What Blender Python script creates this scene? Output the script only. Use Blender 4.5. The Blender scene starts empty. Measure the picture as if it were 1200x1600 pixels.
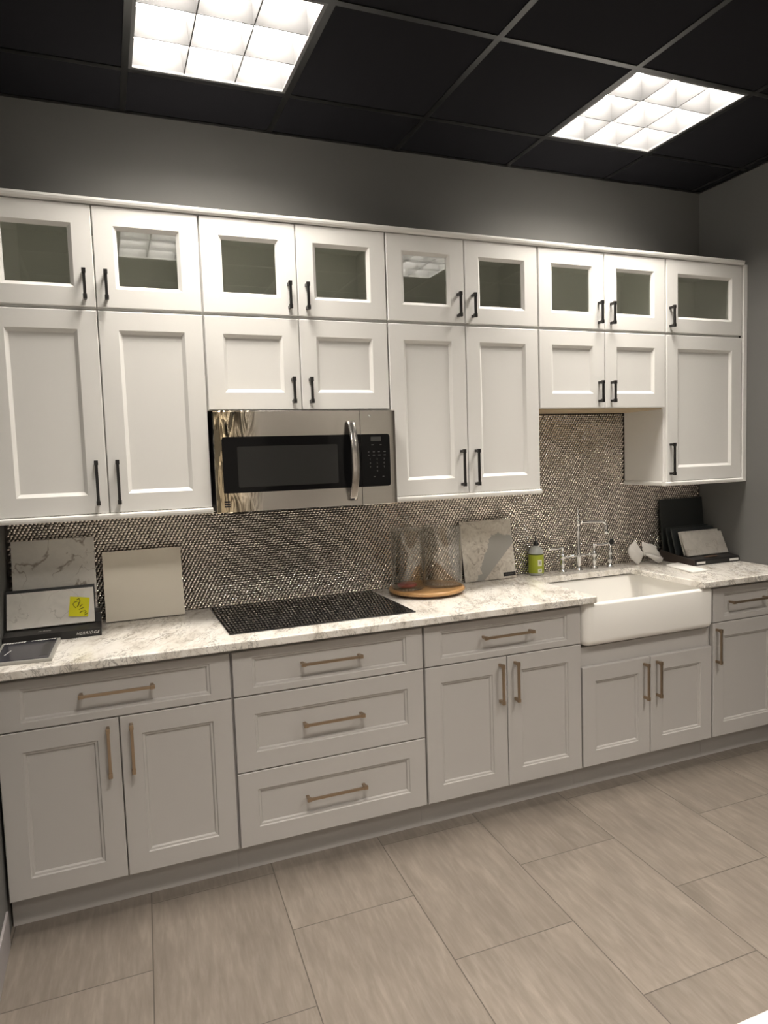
import bpy, bmesh, math, random
from mathutils import Vector, Matrix
random.seed(7)
S = bpy.context.scene
COL = S.collection

# ------------------------------------------------------------------ camera
CAM = Vector((-0.5987, -3.1604, 1.5588))
R = ((0.9280853672, -0.3708631659, -0.0334374534),
     (-0.0600655071, -0.0604809631, -0.9963604709),
     (0.3674910692, 0.9267160111, -0.0784075810))
cd = bpy.data.cameras.new('camera')
cam = bpy.data.objects.new('camera', cd)
COL.objects.link(cam)
cd.sensor_fit = 'VERTICAL'
cd.sensor_height = 24.0
cd.lens = 1092.93 * 24.0 / 1600.0
cd.clip_start = 0.02
rx, ry, rz = Vector(R[0]), -Vector(R[1]), -Vector(R[2])
cam.matrix_world = Matrix(((rx.x, ry.x, rz.x, CAM.x), (rx.y, ry.y, rz.y, CAM.y), (rx.z, ry.z, rz.z, CAM.z), (0, 0, 0, 1)))
S.camera = cam

# ------------------------------------------------------------------ world, light levels, exposure
LAMP_STRENGTH = 73.0          # the two lights over the cabinets
REAR_STRENGTH = 97.0          # the mirrored row and the unseen row added behind it
LAMP_COLOR = (1.0, 0.925, 0.825, 1)
w = bpy.data.worlds.new('world')
S.world = w
w.use_nodes = True
w.node_tree.nodes['Background'].inputs[0].default_value = (0.03, 0.03, 0.03, 1)
S.view_settings.view_transform = 'Standard'
S.view_settings.look = 'None'
S.view_settings.exposure = 0.0
S.view_settings.gamma = 1.0
S.view_settings.use_curve_mapping = False

# ------------------------------------------------------------------ material helpers
def mat(name, color, rough=0.5, metal=0.0, spec=0.5, coat=0.0, emit=None, estr=0.0):
    m = bpy.data.materials.new(name)
    m.use_nodes = True
    b = m.node_tree.nodes['Principled BSDF']
    b.inputs['Base Color'].default_value = (*color, 1)
    b.inputs['Roughness'].default_value = rough
    b.inputs['Metallic'].default_value = metal
    b.inputs['Specular IOR Level'].default_value = spec
    b.inputs['Coat Weight'].default_value = coat
    if emit:
        b.inputs['Emission Color'].default_value = emit
        b.inputs['Emission Strength'].default_value = estr
    return m

class NT:
    """small helper round a node tree"""
    def __init__(s, m):
        s.t = m.node_tree
        s.b = s.t.nodes.get('Principled BSDF')
    def n(s, kind, **kw):
        nd = s.t.nodes.new(kind)
        for k, v in kw.items():
            setattr(nd, k, v)
        return nd
    def l(s, a, b):
        s.t.links.new(a, b)
    def val(s, sock, v):
        if hasattr(v, 'is_output'):
            s.l(v, sock)
        else:
            sock.default_value = v
    def math(s, op, a, b=0.0, c=0.0):
        nd = s.n('ShaderNodeMath', operation=op)
        s.val(nd.inputs[0], a); s.val(nd.inputs[1], b); s.val(nd.inputs[2], c)
        return nd.outputs[0]
    def coord(s, scale=(1, 1, 1), rot=(0, 0, 0), loc=(0, 0, 0), kind='Object'):
        tc = s.n('ShaderNodeTexCoord')
        mp = s.n('ShaderNodeMapping')
        mp.inputs['Scale'].default_value = scale
        mp.inputs['Rotation'].default_value = rot
        mp.inputs['Location'].default_value = loc
        s.l(tc.outputs[kind], mp.inputs[0])
        return mp.outputs[0]
    def noise(s, vec, scale, detail=4, rough=0.55, dist=0.0):
        nd = s.n('ShaderNodeTexNoise')
        s.l(vec, nd.inputs['Vector'])
        nd.inputs['Scale'].default_value = scale
        nd.inputs['Detail'].default_value = detail
        nd.inputs['Roughness'].default_value = rough
        nd.inputs['Distortion'].default_value = dist
        return nd.outputs['Fac']
    def ramp(s, fac, stops):
        nd = s.n('ShaderNodeValToRGB')
        e = nd.color_ramp.elements
        while len(e) < len(stops):
            e.new(0.5)
        for i, (p, c) in enumerate(stops):
            e[i].position = p
            e[i].color = (*c, 1) if len(c) == 3 else c
        s.l(fac, nd.inputs[0])
        return nd.outputs[0]
    def mix(s, fac, a, b):
        nd = s.n('ShaderNodeMix', data_type='RGBA')
        s.val(nd.inputs[0], fac)
        for k, v in ((6, a), (7, b)):
            if hasattr(v, 'is_output'):
                s.l(v, nd.inputs[k])
            else:
                nd.inputs[k].default_value = (*v, 1)
        return nd.outputs[2]
    def bump(s, h, strength=0.2, dist=0.01):
        nd = s.n('ShaderNodeBump')
        nd.inputs['Strength'].default_value = strength
        nd.inputs['Distance'].default_value = dist
        s.l(h, nd.inputs['Height'])
        s.l(nd.outputs[0], s.b.inputs['Normal'])

G = lambda v: (v, v, v)
M = {}
M['white'] = mat('white_paint', (0.835, 0.83, 0.81), 0.42, spec=0.4)
M['white_in'] = mat('white_melamine', (0.93, 0.93, 0.89), 0.5, spec=0.3)
M['grey'] = mat('grey_paint', (0.48, 0.463, 0.447), 0.42, spec=0.4)
M['black_metal'] = mat('black_metal', (0.012, 0.011, 0.011), 0.38, metal=0.0, spec=0.5)
M['bronze'] = mat('champagne_bronze', (0.42, 0.325, 0.235), 0.32, metal=1.0)
M['wall'] = mat('charcoal_wall_paint', (0.145, 0.144, 0.138), 0.75, spec=0.25)
M['wall_far'] = mat('far_wall_paint', (0.68, 0.66, 0.62), 0.8, spec=0.2)
M['ceil'] = mat('black_ceiling_tile', (0.013, 0.013, 0.0155), 0.9, spec=0.08)
M['tbar'] = mat('black_ceiling_bar', (0.006, 0.006, 0.006), 0.30, spec=0.6)
M['ceramic'] = mat('white_fireclay', (0.90, 0.885, 0.85), 0.12, spec=0.5, coat=0.3)
M['chrome'] = mat('chrome', (0.80, 0.80, 0.80), 0.07, metal=1.0)
M['black_plastic'] = mat('black_plastic', (0.010, 0.010, 0.011), 0.35)
M['black_card'] = mat('black_card', (0.014, 0.013, 0.013), 0.45)
M['brown_card'] = mat('brown_card', (0.050, 0.036, 0.030), 0.55)
M['charcoal_slab'] = mat('charcoal_slab', (0.022, 0.025, 0.025), 0.45)
M['black_glass'] = mat('black_glass', (0.006, 0.006, 0.007), 0.03, spec=1.0)
M['mw_glass'] = mat('smoked_glass', (0.006, 0.006, 0.0065), 0.06, spec=0.12)
M['mw_inner'] = mat('smoked_inner_window', (0.030, 0.030, 0.029), 0.10, spec=0.12)
M['dark_metal'] = mat('dark_metal', (0.05, 0.05, 0.05), 0.45, metal=0.6)
M['grout'] = mat('dark_grout', (0.05, 0.043, 0.037), 0.7)
M['white_quartz'] = mat('white_quartz', (0.60, 0.58, 0.56), 0.25)
M['paper'] = mat('white_paper', (0.82, 0.81, 0.78), 0.8, spec=0.2)
M['ornament'] = mat('white_ornament', (0.72, 0.70, 0.67), 0.6, spec=0.3)
M['yellow'] = mat('yellow_sticky_paper', (0.80, 0.76, 0.03), 0.7, spec=0.2)
M['ink'] = mat('dark_ink', (0.10, 0.09, 0.01), 0.7)
M['cream'] = mat('cream_board', (0.84, 0.78, 0.67), 0.45)
M['brown_edge'] = mat('brown_board_core', (0.14, 0.085, 0.055), 0.7)
M['silver_print'] = mat('silver_print', (0.62, 0.61, 0.59), 0.5)
M['dim_print'] = mat('dim_grey_print', (0.10, 0.10, 0.10), 0.5)
M['display'] = mat('unlit_display', (0.055, 0.056, 0.055), 0.25)
M['red'] = mat('dark_red_wax', (0.36, 0.03, 0.045), 0.35)
M['bottle'] = mat('clear_grey_plastic', (0.42, 0.44, 0.42), 0.22)
M['bottle_label'] = mat('lime_label', (0.36, 0.42, 0.03), 0.5)
M['cream_print'] = mat('cream_print', (0.70, 0.70, 0.55), 0.5)
M['grey_print'] = mat('grey_print', (0.30, 0.30, 0.27), 0.5)
M['tablet'] = mat('dark_glossy_panel', (0.045, 0.045, 0.055), 0.18)
M['tablet_edge'] = mat('pale_grey_edge', (0.42, 0.41, 0.38), 0.3, metal=0.3)
M['tablet_dark'] = mat('dark_panel_band', (0.018, 0.019, 0.022), 0.2)
M['reflection_dark'] = mat('reflection_panel_brown', (0.10, 0.08, 0.065), 0.5)  # for the added panel that darkens the steel's reflection
M['raw_wood'] = mat('raw_plywood', (0.50, 0.40, 0.26), 0.6)
M['base_pale'] = mat('pale_baseboard', (0.30, 0.28, 0.28), 0.5)
M['trim_ring'] = mat('grey_emboss', (0.30, 0.29, 0.27), 0.3)
M['louver'] = mat('dull_grey_louver', (0.075, 0.075, 0.077), 0.5, spec=0.15)
M['housing'] = mat('white_fixture_housing', (0.75, 0.75, 0.75), 0.5)
M['fixture_rim'] = mat('fixture_rim', (0.10, 0.10, 0.10), 0.5)
M['lamp_rear'] = mat('rear_lamp_panel', (0.8, 0.8, 0.8), 0.5, emit=LAMP_COLOR, estr=REAR_STRENGTH)
M['lamp'] = mat('lamp_panel', (0.8, 0.8, 0.8), 0.5, emit=LAMP_COLOR, estr=LAMP_STRENGTH)

def thin_glass(name, tint, refl=1.0, rough=0.02):
    m = bpy.data.materials.new(name)
    m.use_nodes = True
    t = m.node_tree
    t.nodes.clear()
    o = t.nodes.new('ShaderNodeOutputMaterial')
    mx = t.nodes.new('ShaderNodeMixShader')
    tr = t.nodes.new('ShaderNodeBsdfTransparent')
    gl = t.nodes.new('ShaderNodeBsdfGlossy')
    lw = t.nodes.new('ShaderNodeLayerWeight')
    lw.inputs['Blend'].default_value = 0.5
    pw = t.nodes.new('ShaderNodeMath')
    pw.operation = 'POWER'
    pw.inputs[1].default_value = 4.0
    ml = t.nodes.new('ShaderNodeMath')
    ml.operation = 'MULTIPLY_ADD'
    ml.inputs[1].default_value = 0.9
    ml.inputs[2].default_value = 0.04 * refl
    t.links.new(lw.outputs['Facing'], pw.inputs[0])
    t.links.new(pw.outputs[0], ml.inputs[0])
    tr.inputs[0].default_value = (*tint, 1)
    gl.inputs['Roughness'].default_value = rough
    gl.inputs[0].default_value = (1, 1, 1, 1)
    t.links.new(ml.outputs[0], mx.inputs[0])
    t.links.new(tr.outputs[0], mx.inputs[1])
    t.links.new(gl.outputs[0], mx.inputs[2])
    t.links.new(mx.outputs[0], o.inputs[0])
    return m
M['pane'] = thin_glass('cabinet_glass', (0.975, 0.985, 0.96), 3.4, 0.015)
M['jar'] = thin_glass('clear_jar_glass', (0.90, 0.90, 0.89), 1.8, 0.02)

def make_floor_mat():
    m = mat('stone_look_floor_tile', (0.4, 0.35, 0.3), 0.42, spec=0.35)
    k = NT(m)
    tc = k.n('ShaderNodeTexCoord')
    sp = k.n('ShaderNodeSeparateXYZ')
    k.l(tc.outputs['Object'], sp.inputs[0])
    u = k.math('SUBTRACT', k.math('SUBTRACT', sp.outputs[0], k.math('MULTIPLY', k.math('ADD', sp.outputs[1], 1.32), 0.047)), 0.317 - 0.442 * 10)
    v = k.math('ADD', sp.outputs[1], 1.32 + 0.69 * 20.5)
    cb = k.n('ShaderNodeCombineXYZ')
    k.l(v, cb.inputs[0]); k.l(u, cb.inputs[1])
    br = k.n('ShaderNodeTexBrick')
    br.offset = 0.5; br.offset_frequency = 2; br.squash = 1.0
    k.l(cb.outputs[0], br.inputs['Vector'])
    br.inputs['Color1'].default_value = (0.0, 0.0, 0.0, 1)
    br.inputs['Color2'].default_value = (1.0, 1.0, 1.0, 1)
    br.inputs['Mortar'].default_value = (0.5, 0.5, 0.5, 1)
    br.inputs['Scale'].default_value = 1.0
    br.inputs['Mortar Size'].default_value = 0.0022
    br.inputs['Mortar Smooth'].default_value = 0.3
    br.inputs['Brick Width'].default_value = 0.69
    br.inputs['Row Height'].default_value = 0.442
    # long streaks running away from the cabinets
    st = k.n('ShaderNodeCombineXYZ')
    k.l(k.math('MULTIPLY', u, 55.0), st.inputs[0])
    k.l(k.math('MULTIPLY', v, 7.0), st.inputs[1])
    k.l(k.math('MULTIPLY', br.outputs['Color'], 30.0), st.inputs[2])
    n1 = k.noise(st.outputs[0], 1.0, 5, 0.6, 0.4)
    st2 = k.n('ShaderNodeCombineXYZ')
    k.l(k.math('MULTIPLY', u, 9.0), st2.inputs[0])
    k.l(k.math('MULTIPLY', v, 3.0), st2.inputs[1])
    k.l(k.math('MULTIPLY', br.outputs['Color'], 17.0), st2.inputs[2])
    n2 = k.noise(st2.outputs[0], 1.0, 4, 0.55, 0.3)
    c = k.ramp(n1, [(0.25, (0.150, 0.126, 0.105)), (0.5, (0.180, 0.154, 0.129)), (0.72, (0.216, 0.188, 0.160))])
    c2 = k.ramp(n2, [(0.3, (0.86, 0.86, 0.86)), (0.7, (1.10, 1.10, 1.10))])
    mu = k.n('ShaderNodeMix', data_type='RGBA', blend_type='MULTIPLY')
    mu.inputs[0].default_value = 1.0
    k.l(c, mu.inputs[6]); k.l(c2, mu.inputs[7])
    tv = k.ramp(br.outputs['Color'], [(0.0, (0.94, 0.94, 0.94)), (1.0, (1.04, 1.04, 1.04))])
    mu2 = k.n('ShaderNodeMix', data_type='RGBA', blend_type='MULTIPLY')
    mu2.inputs[0].default_value = 1.0
    k.l(mu.outputs[2], mu2.inputs[6]); k.l(tv, mu2.inputs[7])
    fin = k.mix(br.outputs['Fac'], mu2.outputs[2], (0.085, 0.072, 0.06))
    k.l(fin, k.b.inputs['Base Color'])
    k.bump(k.math('SUBTRACT', k.math('MULTIPLY', n1, 0.25), br.outputs['Fac']), 0.25, 0.003)
    return m
M['floor'] = make_floor_mat()

def make_granite():
    m = mat('cream_grey_granite', (0.7, 0.66, 0.6), 0.16, spec=0.5)
    k = NT(m)
    v0 = k.coord(rot=(0.5, 0.0, -1.15))
    mp = k.n('ShaderNodeMapping')
    mp.inputs['Scale'].default_value = (1.0, 3.2, 2.2)
    k.l(v0, mp.inputs[0])
    v = mp.outputs[0]
    cloud = k.noise(v, 4.5, 6, 0.62, 0.5)
    base = k.ramp(cloud, [(0.28, (0.42, 0.38, 0.33)), (0.42, (0.70, 0.66, 0.60)), (0.54, (0.83, 0.80, 0.75)), (0.75, (0.88, 0.86, 0.82))])
    n = k.noise(v, 12.0, 6, 0.62, 0.5)
    ridge = k.math('ABSOLUTE', k.math('SUBTRACT', n, 0.5))
    patch = k.noise(v, 3.6, 4, 0.55, 0.3)
    w1 = k.math('MULTIPLY', k.math('SUBTRACT', patch, 0.40), 0.22)
    vein = k.math('LESS_THAN', ridge, w1)
    soft = k.n('ShaderNodeMapRange')
    k.l(ridge, soft.inputs[0])
    soft.inputs[1].default_value = 0.0
    k.l(k.math('MAXIMUM', w1, 0.001), soft.inputs[2])
    soft.inputs[3].default_value = 0.66; soft.inputs[4].default_value = 0.0
    c = k.mix(soft.outputs[0], base, (0.12, 0.105, 0.09))
    sp = k.noise(v, 60.0, 3, 0.6, 0.5)
    c = k.mix(k.ramp(sp, [(0.60, (0, 0, 0)), (0.72, (0.45, 0.45, 0.45))]), c, (0.30, 0.26, 0.21))
    k.l(c, k.b.inputs['Base Color'])
    return m
M['granite'] = make_granite()

def make_marble(name, base, vein, scale, rot, width=0.022, amount=0.9, rough=0.3, seed=0.0):
    m = mat(name, base, rough)
    k = NT(m)
    v = k.coord(scale=(1, 1, 1), rot=rot, loc=(seed, seed * 0.7, seed * 1.3))
    n = k.noise(v, scale, 4, 0.5, 0.7)
    ridge = k.math('ABSOLUTE', k.math('SUBTRACT', n, 0.5))
    p = k.noise(v, scale * 0.9, 2, 0.5, 0.0)
    ww = k.math('MAXIMUM', k.math('MULTIPLY', k.math('SUBTRACT', p, 0.45), width * 6), 0.0006)
    mr = k.n('ShaderNodeMapRange')
    k.l(ridge, mr.inputs[0]); mr.inputs[1].default_value = 0
    k.l(ww, mr.inputs[2])
    mr.inputs[3].default_value = amount; mr.inputs[4].default_value = 0
    cl = k.noise(v, scale * 2.2, 5, 0.6, 0.6)
    b2 = tuple(x * 0.86 for x in base)
    c = k.mix(k.ramp(cl, [(0.42, (0, 0, 0)), (0.75, (1, 1, 1))]), base, b2)
    c = k.mix(mr.outputs[0], c, vein)
    k.l(c, k.b.inputs['Base Color'])
    return m
M['marble_a'] = make_marble('white_marble_brown_vein', (0.70, 0.67, 0.62), (0.24, 0.19, 0.15), 6.0, (0, 0.9, 0), 0.03, 0.85, 0.35, 3.1)
M['marble_b'] = make_marble('white_marble_grey_vein', (0.74, 0.71, 0.66), (0.36, 0.33, 0.29), 7.0, (0, -0.5, 0), 0.02, 0.6, 0.35, 8.4)
M['marble_c'] = make_marble('pale_marble_fine_vein', (0.62, 0.59, 0.545), (0.36, 0.32, 0.28), 14.0, (0, 0.6, 0), 0.03, 0.6, 0.35, 1.7)
M['marble_dark'] = make_marble('dark_marble', (0.030, 0.034, 0.036), (0.12, 0.13, 0.13), 9.0, (0, 0.7, 0), 0.004, 0.7, 0.3, 5.2)

def make_grey_patch_board():
    m = mat('beige_quartz_grey_patch', (0.6, 0.56, 0.5), 0.3)
    k = NT(m)
    v = k.coord()
    n = k.noise(v, 26.0, 6, 0.65, 1.4)
    base = k.ramp(n, [(0.30, (0.30, 0.265, 0.22)), (0.43, (0.56, 0.515, 0.45)), (0.60, (0.66, 0.62, 0.55)), (0.8, (0.76, 0.73, 0.67))])
    tc = k.n('ShaderNodeTexCoord')
    sp = k.n('ShaderNodeSeparateXYZ')
    k.l(tc.outputs['Object'], sp.inputs[0])
    wob = k.math('MULTIPLY', k.math('SUBTRACT', k.noise(v, 12.0, 5, 0.62, 0.8), 0.5), 0.20)
    # a slanting grey river from the lower middle to the upper right edge
    x = k.math('ADD', sp.outputs[0], wob)
    z = k.math('ADD', sp.outputs[2], wob)
    d = k.math('ABSOLUTE', k.math('SUBTRACT', k.math('SUBTRACT', k.math('MULTIPLY', x, 0.80), k.math('MULTIPLY', z, 0.60)), -0.045))
    wdt = k.math('ADD', k.math('MULTIPLY', z, 0.27), 0.014)
    inside = k.math('LESS_THAN', d, wdt)
    low = k.math('LESS_THAN', z, 0.215)
    c = k.mix(k.math('MULTIPLY', inside, low), base, (0.37, 0.36, 0.335))
    k.l(c, k.b.inputs['Base Color'])
    return m
M['grey_patch'] = make_grey_patch_board()

def make_stainless():
    m = mat('brushed_stainless', (0.48, 0.455, 0.425), 0.24, metal=1.0)
    k = NT(m)
    v = k.coord(scale=(3.0, 1.0, 260.0))
    n = k.noise(v, 1.0, 3, 0.5, 0.0)
    rr = k.n('ShaderNodeMapRange')
    k.l(n, rr.inputs[0])
    rr.inputs[3].default_value = 0.20; rr.inputs[4].default_value = 0.30
    k.l(rr.outputs[0], k.b.inputs['Roughness'])
    return m
M['steel'] = make_stainless()

def make_film_steel():
    """stainless skin still wearing a wrinkled clear protective film at its left end"""
    m = mat('stainless_with_wrinkled_film', (0.48, 0.455, 0.425), 0.24, metal=1.0)
    k = NT(m)
    tc = k.n('ShaderNodeTexCoord')
    sp = k.n('ShaderNodeSeparateXYZ')
    k.l(tc.outputs['Object'], sp.inputs[0])
    v = k.coord(scale=(11.0, 1.0, 3.2))
    h = k.noise(v, 1.5, 1, 0.3, 1.6)
    edge = k.n('ShaderNodeMapRange')
    k.l(sp.outputs[0], edge.inputs[0])
    edge.inputs[1].default_value = -0.345; edge.inputs[2].default_value = -0.20
    edge.inputs[3].default_value = 1.0; edge.inputs[4].default_value = 0.0
    k.bump(k.math('MULTIPLY', h, edge.outputs[0]), 0.55, 0.05)
    k.l(k.mix(edge.outputs[0], (0.48, 0.455, 0.425), (0.72, 0.60, 0.42)), k.b.inputs['Base Color'])  # gold tint puts the film's warm highlights into the colour
    rr = k.n('ShaderNodeMapRange')
    k.l(edge.outputs[0], rr.inputs[0])
    rr.inputs[3].default_value = 0.24; rr.inputs[4].default_value = 0.10
    k.l(rr.outputs[0], k.b.inputs['Roughness'])
    return m
M['film_steel'] = make_film_steel()

def make_tile_metal():
    m = mat('silver_mosaic_metal', (0.90, 0.83, 0.75), 0.18, metal=1.0)
    return m
M['tile'] = make_tile_metal()

def make_wood():
    m = mat('honey_wood', (0.5, 0.3, 0.12), 0.35)
    k = NT(m)
    n = k.noise(k.coord(scale=(3, 30, 30)), 2.0, 4, 0.6, 0.5)
    k.l(k.ramp(n, [(0.3, (0.36, 0.19, 0.07)), (0.7, (0.56, 0.33, 0.14))]), k.b.inputs['Base Color'])
    return m
M['wood'] = make_wood()

# ------------------------------------------------------------------ object helpers
def things_tag(o, label, cat, group=None):
    o['label'] = label
    o['category'] = cat
    if group:
        o['group'] = group

def thing(name, label, cat, loc, group=None):
    o = bpy.data.objects.new(name, None)
    o.empty_display_size = 0.05
    o.location = loc
    COL.objects.link(o)
    things_tag(o, label, cat, group)
    return o

class MB:
    """collects shapes in world coordinates; build() makes one mesh object"""
    def __init__(s):
        s.v = []; s.f = []; s.sm = []
    def add(s, vs, fs, smooth=False):
        o = len(s.v)
        s.v += [tuple(p) for p in vs]
        s.f += [tuple(i + o for i in f) for f in fs]
        s.sm += [smooth] * len(fs)
        return s
    def box(s, x0, x1, y0, y1, z0, z1, bev=0.0, mtx=None):
        if bev <= 0:
            vs = [(x, y, z) for z in (z0, z1) for y in (y0, y1) for x in (x0, x1)]
            fs = [(0, 2, 3, 1), (4, 5, 7, 6), (0, 1, 5, 4), (2, 6, 7, 3), (0, 4, 6, 2), (1, 3, 7, 5)]
        else:
            bm = bmesh.new()
            bmesh.ops.create_cube(bm, size=1.0)
            for v in bm.verts:
                v.co = Vector(((x0 + x1) / 2 + v.co.x * (x1 - x0), (y0 + y1) / 2 + v.co.y * (y1 - y0), (z0 + z1) / 2 + v.co.z * (z1 - z0)))
            bmesh.ops.bevel(bm, geom=bm.edges[:], offset=bev, segments=2, affect='EDGES', profile=0.6)
            bm.verts.index_update()
            vs = [v.co.copy() for v in bm.verts]
            fs = [[v.index for v in f.verts] for f in bm.faces]
            bm.free()
        if mtx is not None:
            vs = [mtx @ Vector(p) for p in vs]
        return s.add(vs, fs)
    def loops(s, loops, cap0=True, cap1=True, closed=False, smooth=False):
        n = len(loops[0])
        vs = [p for lp in loops for p in lp]
        fs = []
        m = len(loops)
        for i in range(m if closed else m - 1):
            a = i * n; b = ((i + 1) % m) * n
            for j in range(n):
                j2 = (j + 1) % n
                fs.append((a + j, a + j2, b + j2, b + j))
        if cap0 and not closed:
            fs.append(tuple(reversed(range(n))))
        if cap1 and not closed:
            fs.append(tuple(range((m - 1) * n, m * n)))
        return s.add(vs, fs, smooth)
    def lathe(s, c, prof, n=24, axis='z', smooth=True, cap0=True, cap1=True):
        lps = []
        for r, h in prof:
            lp = []
            for i in range(n):
                a = 2 * math.pi * i / n
                p = {'z': (r * math.cos(a), r * math.sin(a), h), 'x': (h, r * math.cos(a), r * math.sin(a)), 'y': (r * math.sin(a), h, r * math.cos(a))}[axis]
                lp.append((c[0] + p[0], c[1] + p[1], c[2] + p[2]))
            lps.append(lp)
        return s.loops(lps, cap0, cap1, smooth=smooth)
    def tube(s, pts, r, n=10, smooth=True):
        pts = [Vector(p) for p in pts]
        rs = r if isinstance(r, (list, tuple)) else [r] * len(pts)
        lps = []
        up = None
        for i, p in enumerate(pts):
            d = (pts[min(i + 1, len(pts) - 1)] - pts[max(i - 1, 0)]).normalized()
            if up is None:
                up = Vector((0, 0, 1)) if abs(d.z) < 0.9 else Vector((0, 1, 0))
            a = d.cross(up).normalized()
            b = a.cross(d).normalized()
            up = b
            lps.append([p + a * rs[i] * math.cos(2 * math.pi * k / n) + b * rs[i] * math.sin(2 * math.pi * k / n) for k in range(n)])
        return s.loops(lps, smooth=smooth)
    def prism(s, poly, h0, h1, axis='z', bev=0.0):
        """poly: list of 2-D points, extruded along axis"""
        def P(p, h):
            return {'z': (p[0], p[1], h), 'x': (h, p[0], p[1]), 'y': (p[0], h, p[1])}[axis]
        return s.loops([[P(p, h0) for p in poly], [P(p, h1) for p in poly]])
    def build(s, name, m, parent=None, off=None, wn=True):
        me = bpy.data.meshes.new(name)
        if off is None:
            off = parent.matrix_world.translation if parent else (0, 0, 0)
            if parent:
                r = parent
                while r.parent:
                    r = r.parent
                off = r.location
        off = Vector(off)
        me.from_pydata([Vector(p) - off for p in s.v], [], s.f)
        me.polygons.foreach_set('use_smooth', s.sm)
        me.update()
        bm = bmesh.new()
        bm.from_mesh(me)
        bmesh.ops.recalc_face_normals(bm, faces=bm.faces[:])
        bm.to_mesh(me)
        bm.free()
        if isinstance(m, str):
            m = M[m]
        me.materials.append(m)
        o = bpy.data.objects.new(name, me)
        COL.objects.link(o)
        if parent:
            o.parent = parent
        else:
            o.location = off
        return o

def struct(name, mb, m):
    o = mb.build(name, m)
    o['kind'] = 'structure'
    return o

def text_mesh(name, body, size, mtx, m, parent, shear=0.0, space=1.0):
    cu = bpy.data.curves.new(name + '_curve', 'FONT')
    cu.body = body
    cu.size = size
    cu.shear = shear
    cu.space_character = space
    cu.extrude = 0.0002
    cu.align_x = 'CENTER'
    cu.align_y = 'CENTER'
    t = bpy.data.objects.new(name + '_tmp', cu)
    COL.objects.link(t)
    dg = bpy.context.evaluated_depsgraph_get()
    me = bpy.data.meshes.new_from_object(t.evaluated_get(dg))
    bpy.data.objects.remove(t)
    root = parent
    while root.parent:
        root = root.parent
    me.transform(Matrix.Translation(-root.location) @ mtx)
    me.materials.clear()
    me.materials.append(M[m])
    o = bpy.data.objects.new(name, me)
    COL.objects.link(o)
    o.parent = parent
    return o

def face_matrix(origin, xdir, updir):
    x = Vector(xdir).normalized()
    n = x.cross(Vector(updir)).normalized()
    y = n.cross(x)
    return Matrix(((x.x, y.x, n.x, origin[0]), (x.y, y.y, n.y, origin[1]), (x.z, y.z, n.z, origin[2]), (0, 0, 0, 1)))

# ------------------------------------------------------------------ the room
CEIL = 3.0067
WL, WR = -0.985, 2.6664
RX0, RX1, RY = -3.1, 5.1, -4.9
GX0, GY0, GP = -0.442, -0.337, 0.607
LIGHTS = [(0, 0), (3, 0), (-2, 3), (0, 3), (3, 3), (6, 3), (0, 6), (3, 6)]   # grid cells that hold a light; last two added to brighten the front wall

struct('floor', MB().box(RX0, RX1, RY, 0.1, -0.05, 0.0), 'floor')
struct('wall_back', MB().box(RX0, RX1, 0.0, 0.1, 0.0, 3.2), 'wall')
struct('wall_left', MB().box(WL - 0.1, WL, -2.1, 0.0, 0.0, 3.2), 'wall')
struct('wall_right', MB().box(WR, WR + 0.1, -2.1, 0.0, 0.0, 3.2), 'wall')
struct('wall_far_left', MB().box(RX0 - 0.1, RX0, RY, 0.1, 0.0, 3.2), 'wall_far')
struct('wall_far_right', MB().box(RX1, RX1 + 0.1, RY, 0.1, 0.0, 3.2), 'wall_far')
struct('wall_front', MB().box(RX0 - 0.1, RX1 + 0.1, RY - 0.1, RY, 0.0, 3.2), 'wall_far')
struct('dark_reflection_panel', MB().box(0.98, 1.66, RY + 0.0005, RY + 0.03, 0.0, 2.12, 0.003), 'reflection_dark')  # unseen dark panel, added to mirror as a dark band in the microwave steel
struct('baseboard_left', MB().box(WL, WL + 0.008, -2.1, -0.66, 0.0, 0.118, 0.002), 'base_pale')

cm = MB()
gm = MB()
xs = [RX0] + [GX0 + GP * i for i in range(-4, 10) if RX0 < GX0 + GP * i < RX1] + [RX1]
ys = [0.0] + [GY0 - GP * i for i in range(0, 13) if GY0 - GP * i > RY] + [RY]
cells = {(round(GX0 + GP * i, 3), round(GY0 - GP * j, 3)) for i, j in LIGHTS}
for xa, xb in zip(xs, xs[1:]):
    for ya, yb in zip(ys, ys[1:]):
        if (round(xa, 3), round(ya, 3)) in cells:
            continue
        cm.box(xa, xb, yb, ya, CEIL, CEIL + 0.016)
struct('ceiling', cm, 'ceil')
for x in xs[1:-1]:
    gm.box(x - 0.012, x + 0.012, RY, 0.0, CEIL - 0.004, CEIL - 0.0005)
for y in ys[1:-1]:
    for xa, xb in zip(xs, xs[1:]):
        gm.box(xa + 0.012, xb - 0.012, y - 0.012, y + 0.012, CEIL - 0.004, CEIL - 0.0005)
gm.box(WL, WR, -0.020, 0.0, CEIL - 0.004, CEIL - 0.0005)
gm.box(WR - 0.020, WR, -2.1, -0.020, CEIL - 0.004, CEIL - 0.0005)
struct('trim_ceiling_grid', gm, 'tbar')

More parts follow.
